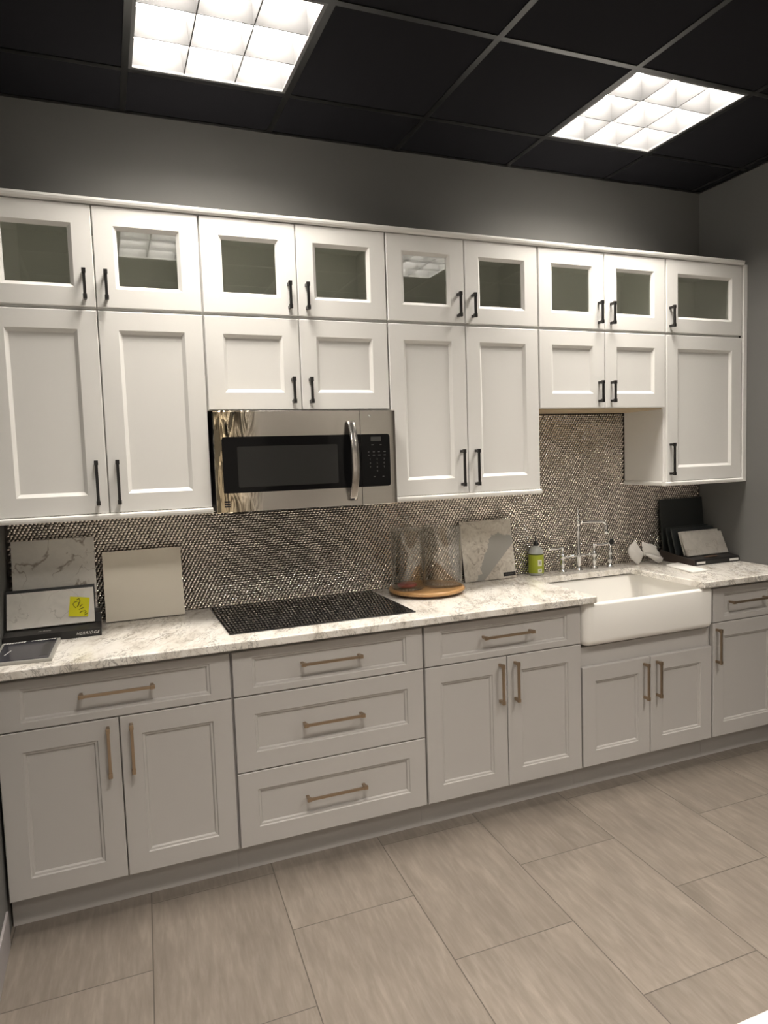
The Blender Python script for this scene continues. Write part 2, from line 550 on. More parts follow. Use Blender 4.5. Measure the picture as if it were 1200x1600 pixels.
# ------------------------------------------------------------------ recessed louver lights
LIGHT_LABELS = {
    (0, 0): 'lit square louver light in the black ceiling above the microwave, nearest the left wall',
    (3, 0): 'lit square louver light in the black ceiling above the sink end, nearest the right corner',
    (-2, 3): 'louver ceiling light out of view far to the left, mirrored in the leftmost cabinet pane',
    (0, 3): 'louver ceiling light out of view overhead, mirrored in the second cabinet pane',
    (3, 3): 'louver ceiling light out of view overhead, mirrored in the fifth cabinet pane',
    (6, 3): 'louver ceiling light out of view far to the right, mirrored in the eighth cabinet pane',
    (0, 6): 'unseen louver light added behind the island to brighten the front wall, left one',
    (3, 6): 'unseen louver light added behind the island to brighten the front wall, right one'}
def ceiling_light(i, j):
    x0 = GX0 + GP * i; y1 = GY0 - GP * j
    cx, cy = x0 + GP / 2, y1 - GP / 2
    t = thing('ceiling_light', LIGHT_LABELS[(i, j)], 'ceiling light', (cx, cy, CEIL), 'recessed louver lights')
    h = 0.283                      # half of the opening
    H = 0.158
    b = MB()
    e = GP / 2 - 0.014
    rect = lambda q, z: [(cx - q, cy - q, z), (cx + q, cy - q, z), (cx + q, cy + q, z), (cx - q, cy + q, z)]
    b.loops([rect(e, CEIL + 0.001), rect(h, CEIL + 0.001), rect(h, CEIL + H), rect(e, CEIL + H + 0.004)], cap0=False, cap1=True)
    b.build('housing', 'housing', t)
    r = MB()
    o_ = GP / 2 - 0.012
    r.loops([rect(o_, CEIL - 0.003), rect(h - 0.004, CEIL - 0.003), rect(h - 0.004, CEIL + 0.006), rect(o_, CEIL + 0.0005)], closed=True)
    r.build('rim', 'fixture_rim', t)
    l = MB()
    c = 2 * h / 3
    prof = [(0.0022, 0.004), (0.0035, 0.02), (0.006, 0.056), (0.010, 0.092), (0.010, 0.096)]
    for k in (-0.5, 0.5):
        p = [(k * c - a, CEIL + z) for a, z in prof] + [(k * c + a, CEIL + z) for a, z in reversed(prof)]
        l.prism([(cx + a, z) for a, z in p], cy - h, cy + h, 'y')
        l.prism([(cy + a, z) for a, z in p], cx - h, cx + h, 'x')
    for s_ in (-1, 1):             # half blades along the four sides
        p = [(s_ * (h - a * 0.9), CEIL + z) for a, z in prof] + [(s_ * (h - 0.0002), CEIL + prof[-1][1]), (s_ * (h - 0.0002), CEIL + 0.004)]
        l.prism([(cx + a, z) for a, z in p], cy - h, cy + h, 'y')
        l.prism([(cy + a, z) for a, z in p], cx - h, cx + h, 'x')
    l.build('louver', 'louver', t)
    q = h - 0.02
    MB().add(rect(q, CEIL + H - 0.012), [(0, 3, 2, 1)]).build('lamp_panel', 'lamp' if j == 0 else 'lamp_rear', t)
    return t
for ij in LIGHTS:
    ceiling_light(*ij)

# ------------------------------------------------------------------ cabinet doors, drawers, pulls
def panel_mesh(x0, x1, z0, z1, yf, T=0.021, fx=0.069, fz=0.069, glass=False, bead=True):
    yb = yf + T
    prof = [(0, 0, yb), (0, 0, yf + 0.0025), (0.0025, 0.0025, yf), (fx, fz, yf), (fx + 0.003, fz + 0.003, yf + 0.0045),
            (fx + 0.0095, fz + 0.0095, yf + 0.0055), (fx + 0.0135, fz + 0.0135, yf + 0.0115)]
    if not bead:               # plain sloping edge
        prof[4:6] = [(fx + 0.0015, fz + 0.0015, yf + 0.0010)]
    if glass:
        prof += [(fx + 0.0135, fz + 0.0135, yb)]
    lps = [[(x0 + a, y, z0 + b), (x1 - a, y, z0 + b), (x1 - a, y, z1 - b), (x0 + a, y, z1 - b)] for a, b, y in prof]
    m = MB()
    m.loops(lps, closed=glass)
    return m

def pull(parent, x, z, length, yface, vertical, m, wide=0.0105, stand=0.028):
    b = MB()
    y1 = yface - stand
    L = length / 2
    def bx(a0, a1, w, ya, yb, bev):
        if vertical:
            b.box(x - w, x + w, ya, yb, z + a0, z + a1, bev)
        else:
            b.box(x + a0, x + a1, ya, yb, z - w, z + w, bev)
    hw = wide / 2
    bx(-L, L, hw, y1 - 0.008, y1, 0.0012)
    for s_ in (-1, 1):
        a = s_ * (L - 0.008)
        bx(a - 0.0085, a + 0.0085, hw + 0.0018, y1 - 0.0095, y1 + 0.004, 0.0015)
        bx(a - 0.006, a + 0.006, hw, y1, yface - 0.0002, 0.001)
    return b.build('handle', m, parent)

GAP = 0.0018
def add_door(root, x0, x1, z0, z1, yf, m, hx=None, hz=None, hl=0.166, hm='black_metal', glass=False, fx=0.069, fz=0.069, name='door', horiz=False):
    d = panel_mesh(x0, x1, z0, z1, yf, fx=fx, fz=fz, glass=glass, bead=(m == 'grey')).build(name, m, root)
    if glass:
        q = 0.0136
        MB().box(x0 + fx + q, x1 - fx - q, yf + 0.0125, yf + 0.0165, z0 + fz + q, z1 - fz - q).build('glass_pane', 'pane', d)
    if hx is not None:
        pull(d, hx, hz, hl, yf, not horiz, hm)
    return d

# ------------------------------------------------------------------ wall cabinets
YU = -0.325
YUC = YU + 0.0215
UX = [-0.973, -0.2056, 0.5712, 1.3392, 2.1067, 2.637]
UC = [-0.5886, 0.1779, 0.9504, 1.7233]
ZT, ZMT, ZMB, ZB, ZS = 2.5133, 2.1460, 2.1334, 1.3812, 1.7636
GL = ['white glass-door cabinet at the left end of the top row, touching the left wall',
      'white glass-door cabinet in the top row, second from left, two tiers above the microwave',
      'white glass-door cabinet in the middle of the top row, its left pane mirroring a light',
      'white glass-door cabinet in the top row over the short cabinet above the sink, two panes',
      'white single-pane glass-door cabinet at the right end of the top row']
LL = ['tall white double-door wall cabinet at the left end, left of the microwave',
      'short white double-door wall cabinet right above the microwave',
      'tall white double-door wall cabinet between the microwave and the sink alcove',
      'short white double-door wall cabinet above the faucet and sink',
      'tall white single-door wall cabinet at the right end, by the right wall']
def carcass_open(x0, x1, y0, y1, z0, z1, t=0.016):
    """box open to the front (y0)"""
    b = MB()
    b.box(x0, x0 + t, y0, y1, z0, z1)
    b.box(x1 - t, x1, y0, y1, z0, z1)
    b.box(x0 + t, x1 - t, y0, y1, z0, z0 + t)
    b.box(x0 + t, x1 - t, y0, y1, z1 - t, z1)
    b.box(x0 + t, x1 - t, y1 - 0.008, y1, z0 + t, z1 - t)
    return b
for i in range(5):
    x0, x1 = UX[i], UX[i + 1]
    g = thing('glass_cabinet', GL[i], 'cabinet', ((x0 + x1) / 2, 0, 2.1402), 'glass-door cabinets of the top row')
    carcass_open(x0 + 0.0005, x1 - 0.0005, YUC, -0.001, 2.1402, 2.5150).build('carcass', 'white_in', g)
    fr = MB()   # white face frame round the opening, seen in the gaps
    fr.box(x0 + 0.0006, x1 - 0.0006, YUC - 0.0004, YUC - 0.0001, 2.1404, 2.152)
    fr.box(x0 + 0.0006, x1 - 0.0006, YUC - 0.0004, YUC - 0.0001, 2.506, 2.5148)
    fr.box(x0 + 0.0006, x0 + 0.02, YUC - 0.0004, YUC - 0.0001, 2.152, 2.506)
    fr.box(x1 - 0.02, x1 - 0.0006, YUC - 0.0004, YUC - 0.0001, 2.152, 2.506)
    fr.build('face_frame', 'white', g)
    a, b = x0 + 0.0035, x1 - 0.0035
    hz = 2.2235
    if i < 4:
        c = UC[i]
        add_door(g, a, c - GAP, ZMT, ZT, YU, 'white', c - 0.037, hz, 0.108, glass=True)
        add_door(g, c + GAP, b, ZMT, ZT, YU, 'white', c + 0.037, hz, 0.108, glass=True)
    else:
        add_door(g, a + 0.004, b, ZMT, ZT, YU, 'white', x0 + 0.029, hz, 0.108, glass=True, fx=0.072)
    zb = ZS if i in (1, 3) else ZB
    k = thing('wall_cabinet', LL[i], 'cabinet', ((x0 + x1) / 2, 0, zb), 'solid-door wall cabinets of the lower row')
    cb = MB().box(x0 + 0.0005, x1 - 0.0005, YUC, -0.0135 if i not in (9,) else 0, zb + 0.0005, 2.1395)
    cb.build('carcass', 'white', k)
    hl = 0.166 if zb == ZB else 0.105
    hz = 1.498 if zb == ZB else 1.843
    if i < 4:
        c = UC[i]
        add_door(k, a, c - GAP, zb + 0.002, ZMB, YU, 'white', c - 0.037, hz, hl)
        add_door(k, c + GAP, b, zb + 0.002, ZMB, YU, 'white', c + 0.037, hz, hl)
    else:
        add_door(k, a + 0.004, b, zb + 0.002, ZMB, YU, 'white', x0 + 0.029, hz, hl, fx=0.072)
    if i == 3:
        MB().box(x0 + 0.02, x1 - 0.001, YU + 0.03, -0.02, zb - 0.0065, zb + 0.0004).build('bottom_panel', 'raw_wood', k)
    if zb == ZB:
        lr = MB()
        pr = [(YU - 0.002, ZB - 0.0005), (YU - 0.012, ZB - 0.0055), (YU - 0.012, ZB - 0.013), (YU - 0.006, ZB - 0.0215), (YU + 0.02, ZB - 0.0215), (YU + 0.02, ZB - 0.0005)]
        lr.prism([(y, z) for y, z in pr], x0 - (0.008 if i == 4 else 0.0), x1 - 0.0005, 'x')
        if i == 4:
            xl = x0
            pr2 = [(xl + 0.018, ZB - 0.0005), (xl - 0.003, ZB - 0.0005), (xl - 0.008, ZB - 0.0055), (xl - 0.008, ZB - 0.013), (xl - 0.004, ZB - 0.0215), (xl + 0.018, ZB - 0.0215)]
            lr.prism(pr2, YU + 0.02, -0.014, 'y')
        lr.build('light_rail', 'white', k)

cr = MB()
pc = [(-0.02, 2.516), (YU - 0.004, 2.516), (YU - 0.011, 2.522), (YU - 0.013, 2.530), (YU - 0.013, 2.5375), (-0.02, 2.5375)]
cr.prism(pc, UX[0], 2.6385, 'x')
o = cr.build('crown_molding', 'white')
things_tag(o, 'narrow white moulding capping the whole top row of cabinets', 'moulding')
o = MB().box(2.639, 2.6655, YU - 0.006, YU + 0.014, 1.3605, 2.520, 0.002).build('filler_strip', 'white')
things_tag(o, 'narrow white upright strip closing the gap between right end cabinets and right wall', 'filler strip')

# ------------------------------------------------------------------ base cabinets
YB = -0.632
YBC = YB + 0.0255
BX = [-0.980, -0.2141, 0.5561, 1.3303, 2.1029, 2.6655]
BC = [-0.6034, None, 0.9439, 1.718]
BT, G1, BB, D2, ZS4 = 0.8663, 0.6984, 0.1254, 0.4105, 0.5865
BL = ['grey base cabinet at the left end, one drawer over two doors',
      'grey base cabinet with three wide drawers below the cooktop',
      'grey base cabinet right of the three-drawer unit, one drawer over two doors',
      'low two-door grey base cabinet under the white farmhouse sink',
      'grey base cabinet at the right end right of the sink, one drawer over one door']
for i in range(5):
    x0, x1 = BX[i], BX[i + 1]
    k = thing('base_cabinet', BL[i], 'cabinet', ((x0 + x1) / 2, -0.3, 0.0), 'grey base cabinets')
    top = 0.883 if i != 3 else 0.672
    MB().box(x0 + 0.0006, x1 - 0.0006, YBC, -0.0145, 0.1145, top).build('carcass', 'grey', k)
    tk = MB()
    tk.box(x0 + 0.0004, x1 - 0.0004, -0.560, -0.545, 0.0005, 0.1145)
    tk.build('toe_kick', 'grey', k)
    a, b = x0 + 0.0042, x1 - 0.0042
    kw = dict(hm='bronze')
    dw = dict(hm='bronze', horiz=True, name='drawer')
    if i in (0, 2):
        c = BC[i]
        add_door(k, a, b, G1 + 0.002, BT, YB, 'grey', c, 0.795, 0.244, fz=0.026, fx=0.072, **dw)
        add_door(k, a, c - GAP, BB, G1 - 0.0022, YB, 'grey', c - 0.0375, 0.586, 0.173, **kw)
        add_door(k, c + GAP, b, BB, G1 - 0.0022, YB, 'grey', c + 0.0375, 0.586, 0.173, **kw)
    elif i == 1:
        c = (x0 + x1) / 2
        add_door(k, a, b, G1 + 0.002, BT, YB, 'grey', c - 0.008, 0.795, 0.244, fz=0.026, fx=0.072, **dw)
        add_door(k, a, b, D2 + 0.002, G1 - 0.0022, YB, 'grey', c - 0.008, 0.5615, 0.244, fx=0.072, **dw)
        add_door(k, a, b, BB, D2 - 0.002, YB, 'grey', c - 0.008, 0.2725, 0.244, fx=0.072, **dw)
    elif i == 3:
        c = BC[i]
        add_door(k, a, c - GAP, BB, ZS4, YB, 'grey', c - 0.0375, 0.479, 0.173, **kw)
        add_door(k, c + GAP, b, BB, ZS4, YB, 'grey', c + 0.0375, 0.479, 0.173, **kw)
    else:
        r = 2.560
        add_door(k, a, r, G1 + 0.002, BT, YB, 'grey', 2.327, 0.795, 0.244, fz=0.026, **dw)
        add_door(k, a, r, BB, G1 - 0.0022, YB, 'grey', 2.127, 0.586, 0.173, **kw)
        MB().box(r + 0.004, x1 - 0.0005, YB + 0.002, YBC - 0.0002, BB, BT).build('filler', 'grey', k)

# ------------------------------------------------------------------ worktop with sink cut-out
CT0, CT1 = 0.8842, 0.9142
YC = -0.669
def worktop_mesh(out, z0, z1, bev=0.004):
    bm = bmesh.new()
    f = bm.faces.new([bm.verts.new((x, y, z0)) for x, y in out])
    e = bmesh.ops.extrude_face_region(bm, geom=[f])
    for v in e['geom']:
        if isinstance(v, bmesh.types.BMVert):
            v.co.z = z1
    bm.normal_update()
    bmesh.ops.recalc_face_normals(bm, faces=bm.faces[:])
    ed = [x for x in bm.edges if all(v.co.z > z1 - 1e-5 for v in x.verts)] + [x for x in bm.edges if all(v.co.z < z0 + 1e-5 for v in x.verts)]
    bmesh.ops.bevel(bm, geom=ed, offset=bev, segments=2, affect='EDGES', profile=0.5)
    bm.verts.index_update()
    m = MB()
    m.add([v.co.copy() for v in bm.verts], [[v.index for v in f.verts] for f in bm.faces])
    bm.free()
    return m
def arc(cx, cy, r, a0, a1, n=5):
    return [(cx + r * math.cos(math.radians(a0 + (a1 - a0) * i / n)), cy + r * math.sin(math.radians(a0 + (a1 - a0) * i / n))) for i in range(n + 1)]
SX0, SX1, SYB = 1.392, 2.012, -0.157
outline = [(-0.9835, -0.0005), (-0.9835, YC), (SX0 - 0.006, YC), (SX0, YC + 0.006)] + arc(SX0 + 0.02, SYB - 0.02, 0.02, 180, 90) + \
          arc(SX1 - 0.02, SYB - 0.02, 0.02, 90, 0) + [(SX1, YC + 0.006), (SX1 + 0.006, YC), (2.665, YC), (2.665, -0.0005)]
o = worktop_mesh(outline, CT0, CT1).build('worktop', 'granite')
things_tag(o, 'cream and grey veined granite worktop running along all the grey base cabinets', 'worktop')

# ------------------------------------------------------------------ metallic mosaic backsplash
def backsplash():
    t = thing('backsplash', 'silver metallic mosaic backsplash of tiny domed tiles between worktop and wall cabinets', 'backsplash', (0.85, -0.001, CT1 + 0.0005))
    m = MB()
    z0 = CT1 + 0.0006
    m.box(-0.984, 2.6655, -0.008, -0.0006, z0, 1.3795)
    m.box(UX[1] + 0.001, UX[2] - 0.001, -0.008, -0.0006, 1.3795, 1.762)
    m.box(UX[3] + 0.001, UX[4] - 0.001, -0.008, -0.0006, 1.3795, 1.762)
    m.build('grout_sheet', 'grout', t)
    vs, fs, sm = [], [], []
    px, pz = 0.0158, 0.0106
    rr = random.Random(3)
    nseg = 8
    ring = [(math.cos(2 * math.pi * k / nseg), math.sin(2 * math.pi * k / nseg)) for k in range(nseg)]
    row = 0
    z = z0 + 0.006
    while z < 1.758:
        sh = (row * 0.40) % 1.0
        for c in range(-1, int(3.66 / px) + 2):
            x = -0.984 + (c + sh) * px + 0.008
            if x < -0.976 or x > 2.656:
                continue
            if z > 1.373 and not (UX[1] + 0.005 < x < UX[2] - 0.005 or UX[3] + 0.005 < x < UX[4] - 0.004):
                continue
            tx, tz = rr.gauss(0, 0.13), rr.gauss(0, 0.16)
            o_ = len(vs)
            for s_, h in ((1.0, 0.0), (0.74, 0.0013), (0.38, 0.0021)):
                for a, b in ring:
                    ca, sa = 0.94, 0.34
                    ex, ez = a * 0.0079 * s_, b * 0.0050 * s_
                    qx, qz = ex * ca - ez * sa, ex * sa + ez * ca
                    vs.append((x + qx, -0.0082 - h - (qx * tx + qz * tz), z + qz))
            vs.append((x, -0.0082 - 0.0024, z))
            for k in range(nseg):
                k2 = (k + 1) % nseg
                fs.append((o_ + k, o_ + k2, o_ + nseg + k2, o_ + nseg + k))
                fs.append((o_ + nseg + k, o_ + nseg + k2, o_ + 2 * nseg + k2, o_ + 2 * nseg + k))
                fs.append((o_ + 2 * nseg + k, o_ + 2 * nseg + k2, o_ + 3 * nseg))
        z += pz
        row += 1
    q = MB()
    q.add(vs, fs, True)
    q.build('mosaic_tiles', 'tile', t)['kind'] = 'stuff'
backsplash()

# ------------------------------------------------------------------ farmhouse sink
def rrect(x0, x1, y0, y1, r, z, n=6):
    p = []
    for cx, cy, a in ((x1 - r, y1 - r, 0), (x0 + r, y1 - r, 90), (x0 + r, y0 + r, 180), (x1 - r, y0 + r, 270)):
        for i in range(n + 1):
            t = math.radians(a + 90 * i / n)
            p.append((cx + r * math.cos(t), cy + r * math.sin(t), z))
    return p
def sink():
    x0, x1, y0, y1 = 1.3345, 2.0985, -0.650, -0.125
    t = thing('farmhouse_sink', 'white fireclay farmhouse sink with a deep rounded apron front', 'sink', ((x0 + x1) / 2, (y0 + y1) / 2, 0.69))
    zb, zt = 0.682, 0.8785
    L = []
    def lp(ins, z, r):
        L.append(rrect(x0 + ins, x1 - ins, y0 + ins, y1 - ins, r, z))
    lp(0.036, zb, 0.010)
    for a in (15, 35, 55, 75, 90):
        s_, c_ = math.sin(math.radians(a)), math.cos(math.radians(a))
        lp(0.030 * (1 - s_), zb + 0.030 * (1 - c_), 0.014 + 0.020 * s_)
    for a in (0, 30, 60, 90):
        s_, c_ = math.sin(math.radians(a)), math.cos(math.radians(a))
        lp(0.013 * (1 - c_), zt - 0.013 * (1 - s_), 0.034)
    lp(0.020, zt - 0.0004, 0.03)
    lp(0.026, zt - 0.004, 0.034)
    lp(0.029, zt - 0.012, 0.036)
    lp(0.034, zb + 0.035, 0.04)
    lp(0.044, zb + 0.022, 0.045)
    lp(0.060, zb + 0.018, 0.045)
    MB().loops(L, smooth=True).build('basin', 'ceramic', t)
    d = MB().lathe(((x0 + x1) / 2, -0.36, zb + 0.0185), [(0.045, 0.0), (0.045, 0.002), (0.03, 0.0015), (0.026, -0.0005)], 24)
    d.build('drain', 'chrome', t)
    # small oval maker's emboss on the inside back wall
    e = MB()
    cx, cy, cz = 1.545, y1 - 0.0335, 0.842
    for rx_, rz_ in ((0.013, 0.0065),):
        pts = [(cx + rx_ * math.cos(a * math.pi / 12), cy, cz + rz_ * math.sin(a * math.pi / 12)) for a in range(25)]
        e.tube(pts, 0.0017, 6)
    e.tube([(cx - 0.006, cy, cz), (cx + 0.006, cy, cz)], 0.0018, 6)
    e.build('emblem', 'trim_ring', t)
sink()

# ------------------------------------------------------------------ cooktop
def cooktop():
    t = thing('cooktop', 'black glass cooktop set flush in the worktop below the microwave', 'cooktop', (0.179, -0.295, CT1))
    MB().box(-0.203, 0.561, -0.556, -0.034, CT1 + 0.0003, CT1 + 0.0055, 0.0015).build('glass_top', 'black_glass', t)
cooktop()

# ------------------------------------------------------------------ microwave
def microwave():
    x0, x1, z0, z1 = -0.196, 0.5625, 1.359, 1.7575
    yf = -0.395
    t = thing('microwave', 'stainless over-the-range microwave with black window hung between the white wall cabinets', 'microwave', ((x0 + x1) / 2, -0.2, z0))
    b = MB().box(x0 + 0.004, x1 - 0.004, -0.352, -0.016, z0 + 0.004, z1 - 0.002, 0.002)
    b.build('case', 'dark_metal', t)
    xs_ = 0.4035
    def face(xa, xb, r0, r1, name, m):
        # front skin, gently rolled back at its outer ends
        n = 14
        lps = []
        for s_ in range(n + 1):
            u = s_ / n
            x = xa + (xb - xa) * u
            y = yf
            if r0 and x - xa < 0.05:
                y = yf + 0.010 * (1 - (x - xa) / 0.05) ** 2
            if r1 and xb - x < 0.02:
                y = yf + 0.003 * (1 - (xb - x) / 0.02) ** 2
            lps.append([(x, y, z0 + 0.003), (x, y + 0.003, z0), (x, -0.353, z0), (x, -0.353, z1), (x, y + 0.003, z1), (x, y, z1 - 0.003)])
        mb = MB().loops(lps)
        o_ = mb.build(name, m, t)
        return o_
    dr = face(x0, xs_ - 0.0012, True, False, 'door', 'film_steel')
    cp = face(xs_ + 0.0012, x1, False, True, 'control_panel', 'steel')
    # window glass: black plate with rounded left corners
    def plate(xa, xb, za, zb, rl, rr_, y0, y1, name, m, par):
        p = []
        for cx, cz, r, a in ((xb, zb, rr_, 0), (xa, zb, rl, 90), (xa, za, rl, 180), (xb, za, rr_, 270)):
            sx = -1 if cx == xb else 1
            sz = -1 if cz == zb else 1
            if r <= 0:
                p.append((cx, cz)); continue
            for i in range(6):
                q = math.radians(a + 90 * i / 5)
                p.append((cx + sx * r + r * math.cos(q), cz + sz * r + r * math.sin(q)))
        return MB().prism(p, y0, y1, 'y').build(name, m, par)
    wz0, wz1 = 1.4365, 1.6565
    wnd = plate(-0.170, xs_ - 0.0013, wz0, wz1, 0.012, 0, yf - 0.0022, yf + 0.006, 'window', 'mw_glass', dr)
    plate(-0.112, 0.300, 1.458, 1.618, 0.006, 0.006, yf - 0.0027, yf - 0.0021, 'window_mesh', 'mw_inner', dr)
    plate(xs_ + 0.0013, 0.5335, wz0, wz1, 0, 0.012, yf - 0.0022, yf + 0.006, 'keypad', 'mw_glass', cp)
    MB().box(0.448, 0.494, yf - 0.0026, yf - 0.0021, 1.627, 1.645).build('display', 'display', cp)
    rows = [(1.611, [(0.455, 0.010), (0.492, 0.008)]), (1.582, [(0.437, 0.006), (0.460, 0.008), (0.483, 0.008), (0.509, 0.010)]),
            (1.568, [(0.437, 0.006), (0.460, 0.010), (0.485, 0.012), (0.509, 0.010)]), (1.477, [(0.460, 0.008), (0.500, 0.008)])]
    for z, it in rows:
        for x, wd in it:
            MB().box(x - wd / 2, x + wd / 2, yf - 0.0026, yf - 0.0021, z - 0.0015, z + 0.0015).build('button', 'dim_print', cp)
    for r_, line in enumerate(('123', '456', '789', ' 0 ')):
        for c_, ch in enumerate(line):
            if ch != ' ':
                text_mesh('button', ch, 0.0115, face_matrix((0.4425 + 0.0315 * c_, yf - 0.0024, 1.551 - r_ * 0.0165), (1, 0, 0), (0, 0, 1)), 'dim_print', cp)
    # arched bar handle
    n = 22
    lps = []
    for i in range(n + 1):
        u = i / n
        z = 1.383 + (1.712 - 1.383) * u
        bow = 1 - (2 * u - 1) ** 2
        y = yf - 0.012 - 0.045 * bow
        hw, hd = 0.0165, 0.0065
        x = 0.3585
        lp = []
        for k in range(12):
            a = 2 * math.pi * k / 12
            ca, sa = math.cos(a), math.sin(a)
            lp.append((x + hw * math.copysign(abs(ca) ** 0.6, ca), y + hd * math.copysign(abs(sa) ** 0.8, sa), z))
        lps.append(lp)
    hm = MB().loops(lps, smooth=True)
    hm.box(0.347, 0.370, yf - 0.017, yf + 0.002, 1.384, 1.402, 0.002)
    hm.box(0.347, 0.370, yf - 0.017, yf + 0.002, 1.693, 1.711, 0.002)
    hm.build('handle', 'steel', dr)
    # small striped emblem, lower left
    lg = MB()
    ez0 = 1.3815
    for k in range(3):
        lg.box(-0.1705, -0.1485, yf - 0.0008, yf + 0.003, ez0 + k * 0.0092, ez0 + k * 0.0092 + 0.0068)
    lg.build('emblem', 'black_plastic', dr)
    c = MB().lathe((0.447, yf - 0.0002, 1.7315), [(0.006, 0.001), (0.006, -0.0006), (0.0045, -0.001)], 16, 'y')
    c.build('badge', 'chrome', cp)
    u = MB().box(x0 + 0.02, x1 - 0.02, -0.33, -0.05, z0 - 0.004, z0 + 0.0035, 0.001)
    u.build('underside_grille', 'dark_metal', t)
microwave()

# ------------------------------------------------------------------ sample boards and stands, left end
def slab(name, m, x0, x1, yb, zb, yt, zt, th, parent=None, off=None, label=None, cat=None, edge=None, group=None, rotz=0.0):
    """board leaning back: front-bottom edge (yb,zb), front-top edge (yt,zt)"""
    d = Vector((0, yt - yb, zt - zb)).normalized()
    nrm = Vector((0, 1, 0)) * d.z - Vector((0, 0, 1)) * d.y      # pointing backwards
    H = math.hypot(yt - yb, zt - zb)
    cx = (x0 + x1) / 2
    X = (Matrix.Rotation(rotz, 3, 'Z') @ Vector((1, 0, 0)))
    O = Vector((cx, yb, zb))
    W = (x1 - x0) / 2
    mt = Matrix(((X.x, nrm.x, d.x, O.x), (X.y, nrm.y, d.y, O.y), (X.z, nrm.z, d.z, O.z), (0, 0, 0, 1)))
    if parent is None:
        if edge:
            t = thing(name, label, cat, O, group)
            MB().box(-W, W, 0.0, 0.0025, 0, H, 0.0006, mt).build('face', m, t)
            MB().box(-W, W, 0.0026, th, 0, H, 0.0006, mt).build('core', edge, t)
            return t, mt
        o_ = MB().box(-W, W, 0.0, th, 0, H, 0.0012, mt).build(name, m, None, O)
        things_tag(o_, label, cat, group)
        return o_, mt
    return MB().box(-W, W, 0.0, th, 0, H, 0.0012, mt).build(name, m, parent), mt

Z0 = CT1 + 0.0005
slab('marble_board', 'marble_a', -0.964, -0.657, -0.108, Z0 + 0.0024, -0.030, 1.270, 0.010, label='large white marble sample board with brown veins leaning on the backsplash at the left end', cat='sample board')
slab('cream_board', 'cream', -0.629, -0.314, -0.098, Z0 + 0.0036, -0.029, 1.2015, 0.014, label='plain cream sample board leaning on the backsplash left of the cooktop', cat='sample board', edge='brown_edge')

def left_stand():
    t = thing('display_stand', 'black sample stand on the left end of the worktop holding a marble sample', 'display stand', (-0.81, -0.2, Z0))
    b = MB()
    b.prism([(-0.302, Z0), (-0.302, 0.944), (-0.240, 0.9515), (-0.216, 0.951), (-0.206, 0.985), (-0.128, 0.990), (-0.128, Z0)], -0.981, -0.6455, 'x')
    b.build('base', 'black_card', t)
    slab('back_board', 'black_card', -0.981, -0.663, -0.200, 0.988, -0.152, 1.0925, 0.006, parent=t)
    text_mesh('printed_name', 'HERRIDGE', 0.0155, face_matrix((-0.695, -0.3024, 0.9295), (1, 0, 0), (0, 0, 1)), 'silver_print', t, 0.4, 1.15)
    text_mesh('printed_script', 'La Rona', 0.0135, face_matrix((-0.845, -0.271, 0.9482), (1, 0, 0), (0, 1, 0.12)), 'silver_print', t, 0.35)
left_stand()
smp, smt = slab('marble_sample', 'marble_b', -0.9745, -0.668, -0.2345, 0.9575, -0.168, 1.083, 0.012, label='white marble sample slab with a yellow note on it, held in the black stand', cat='sample slab')

def sticky():
    H = math.hypot(-0.168 + 0.2345, 1.083 - 0.9528)
    # corner positions on the slab face (x from slab centre, height up the face)
    TL, TR, BR, BL_ = (0.068, 0.110), (0.139, 0.098), (0.130, 0.021), (0.060, 0.028)
    t = thing('sticky_note', 'yellow sticky note with dark handwriting on the marble sample in the left stand', 'note', smt @ Vector((0.1, -0.002, 0.06)))
    def P(u, v, lift):
        a = Vector(TL).lerp(Vector(TR), u); b = Vector(BL_).lerp(Vector(BR), u)
        q = a.lerp(b, v)
        return smt @ Vector((q.x, -0.0008 - lift, q.y))
    n = 8
    def lift(u, v):
        return 0.010 * max(0, v - 0.25) ** 2 * (1.2 - 0.7 * u)
    vs = [P(i / n, j / n, lift(i / n, j / n)) for j in range(n + 1) for i in range(n + 1)]
    nb = len(vs)
    vs += [P(i / n, j / n, lift(i / n, j / n) - 0.0004) for j in range(n + 1) for i in range(n + 1)]
    fs = []
    for j in range(n):
        for i in range(n):
            a = j * (n + 1) + i
            fs.append((a, a + 1, a + n + 2, a + n + 1))
            fs.append((nb + a, nb + a + n + 1, nb + a + n + 2, nb + a + 1))
    MB().add(vs, fs, True).build('paper', 'yellow', t)
    st = [[(540, 240), (460, 300)], [(480, 350), (390, 380), (345, 450), (380, 520), (430, 570)], [(560, 350), (480, 530)], [(540, 240), (570, 350)], [(520, 380), (520, 490)],
          [(630, 440), (555, 530)], [(670, 550), (530, 625)], [(715, 660), (600, 690), (545, 745)], [(715, 660), (745, 700), (690, 755)], [(790, 745), (680, 825)]]
    ink = MB()
    def uv(x, y):
        v = min(1, max(0, (y - 190) / 680.0))
        l_ = 265 - 65 * v; r_ = 870 - 70 * v
        return (x - l_) / (r_ - l_), v
    for s_ in st:
        pts = []
        for x, y in s_:
            u, v = uv(x, y)
            pts.append(P(u, v, lift(u, v) + 0.0004))
        ink.tube(pts, 0.0013, 6)
    ink.build('handwriting', 'ink', t)
sticky()

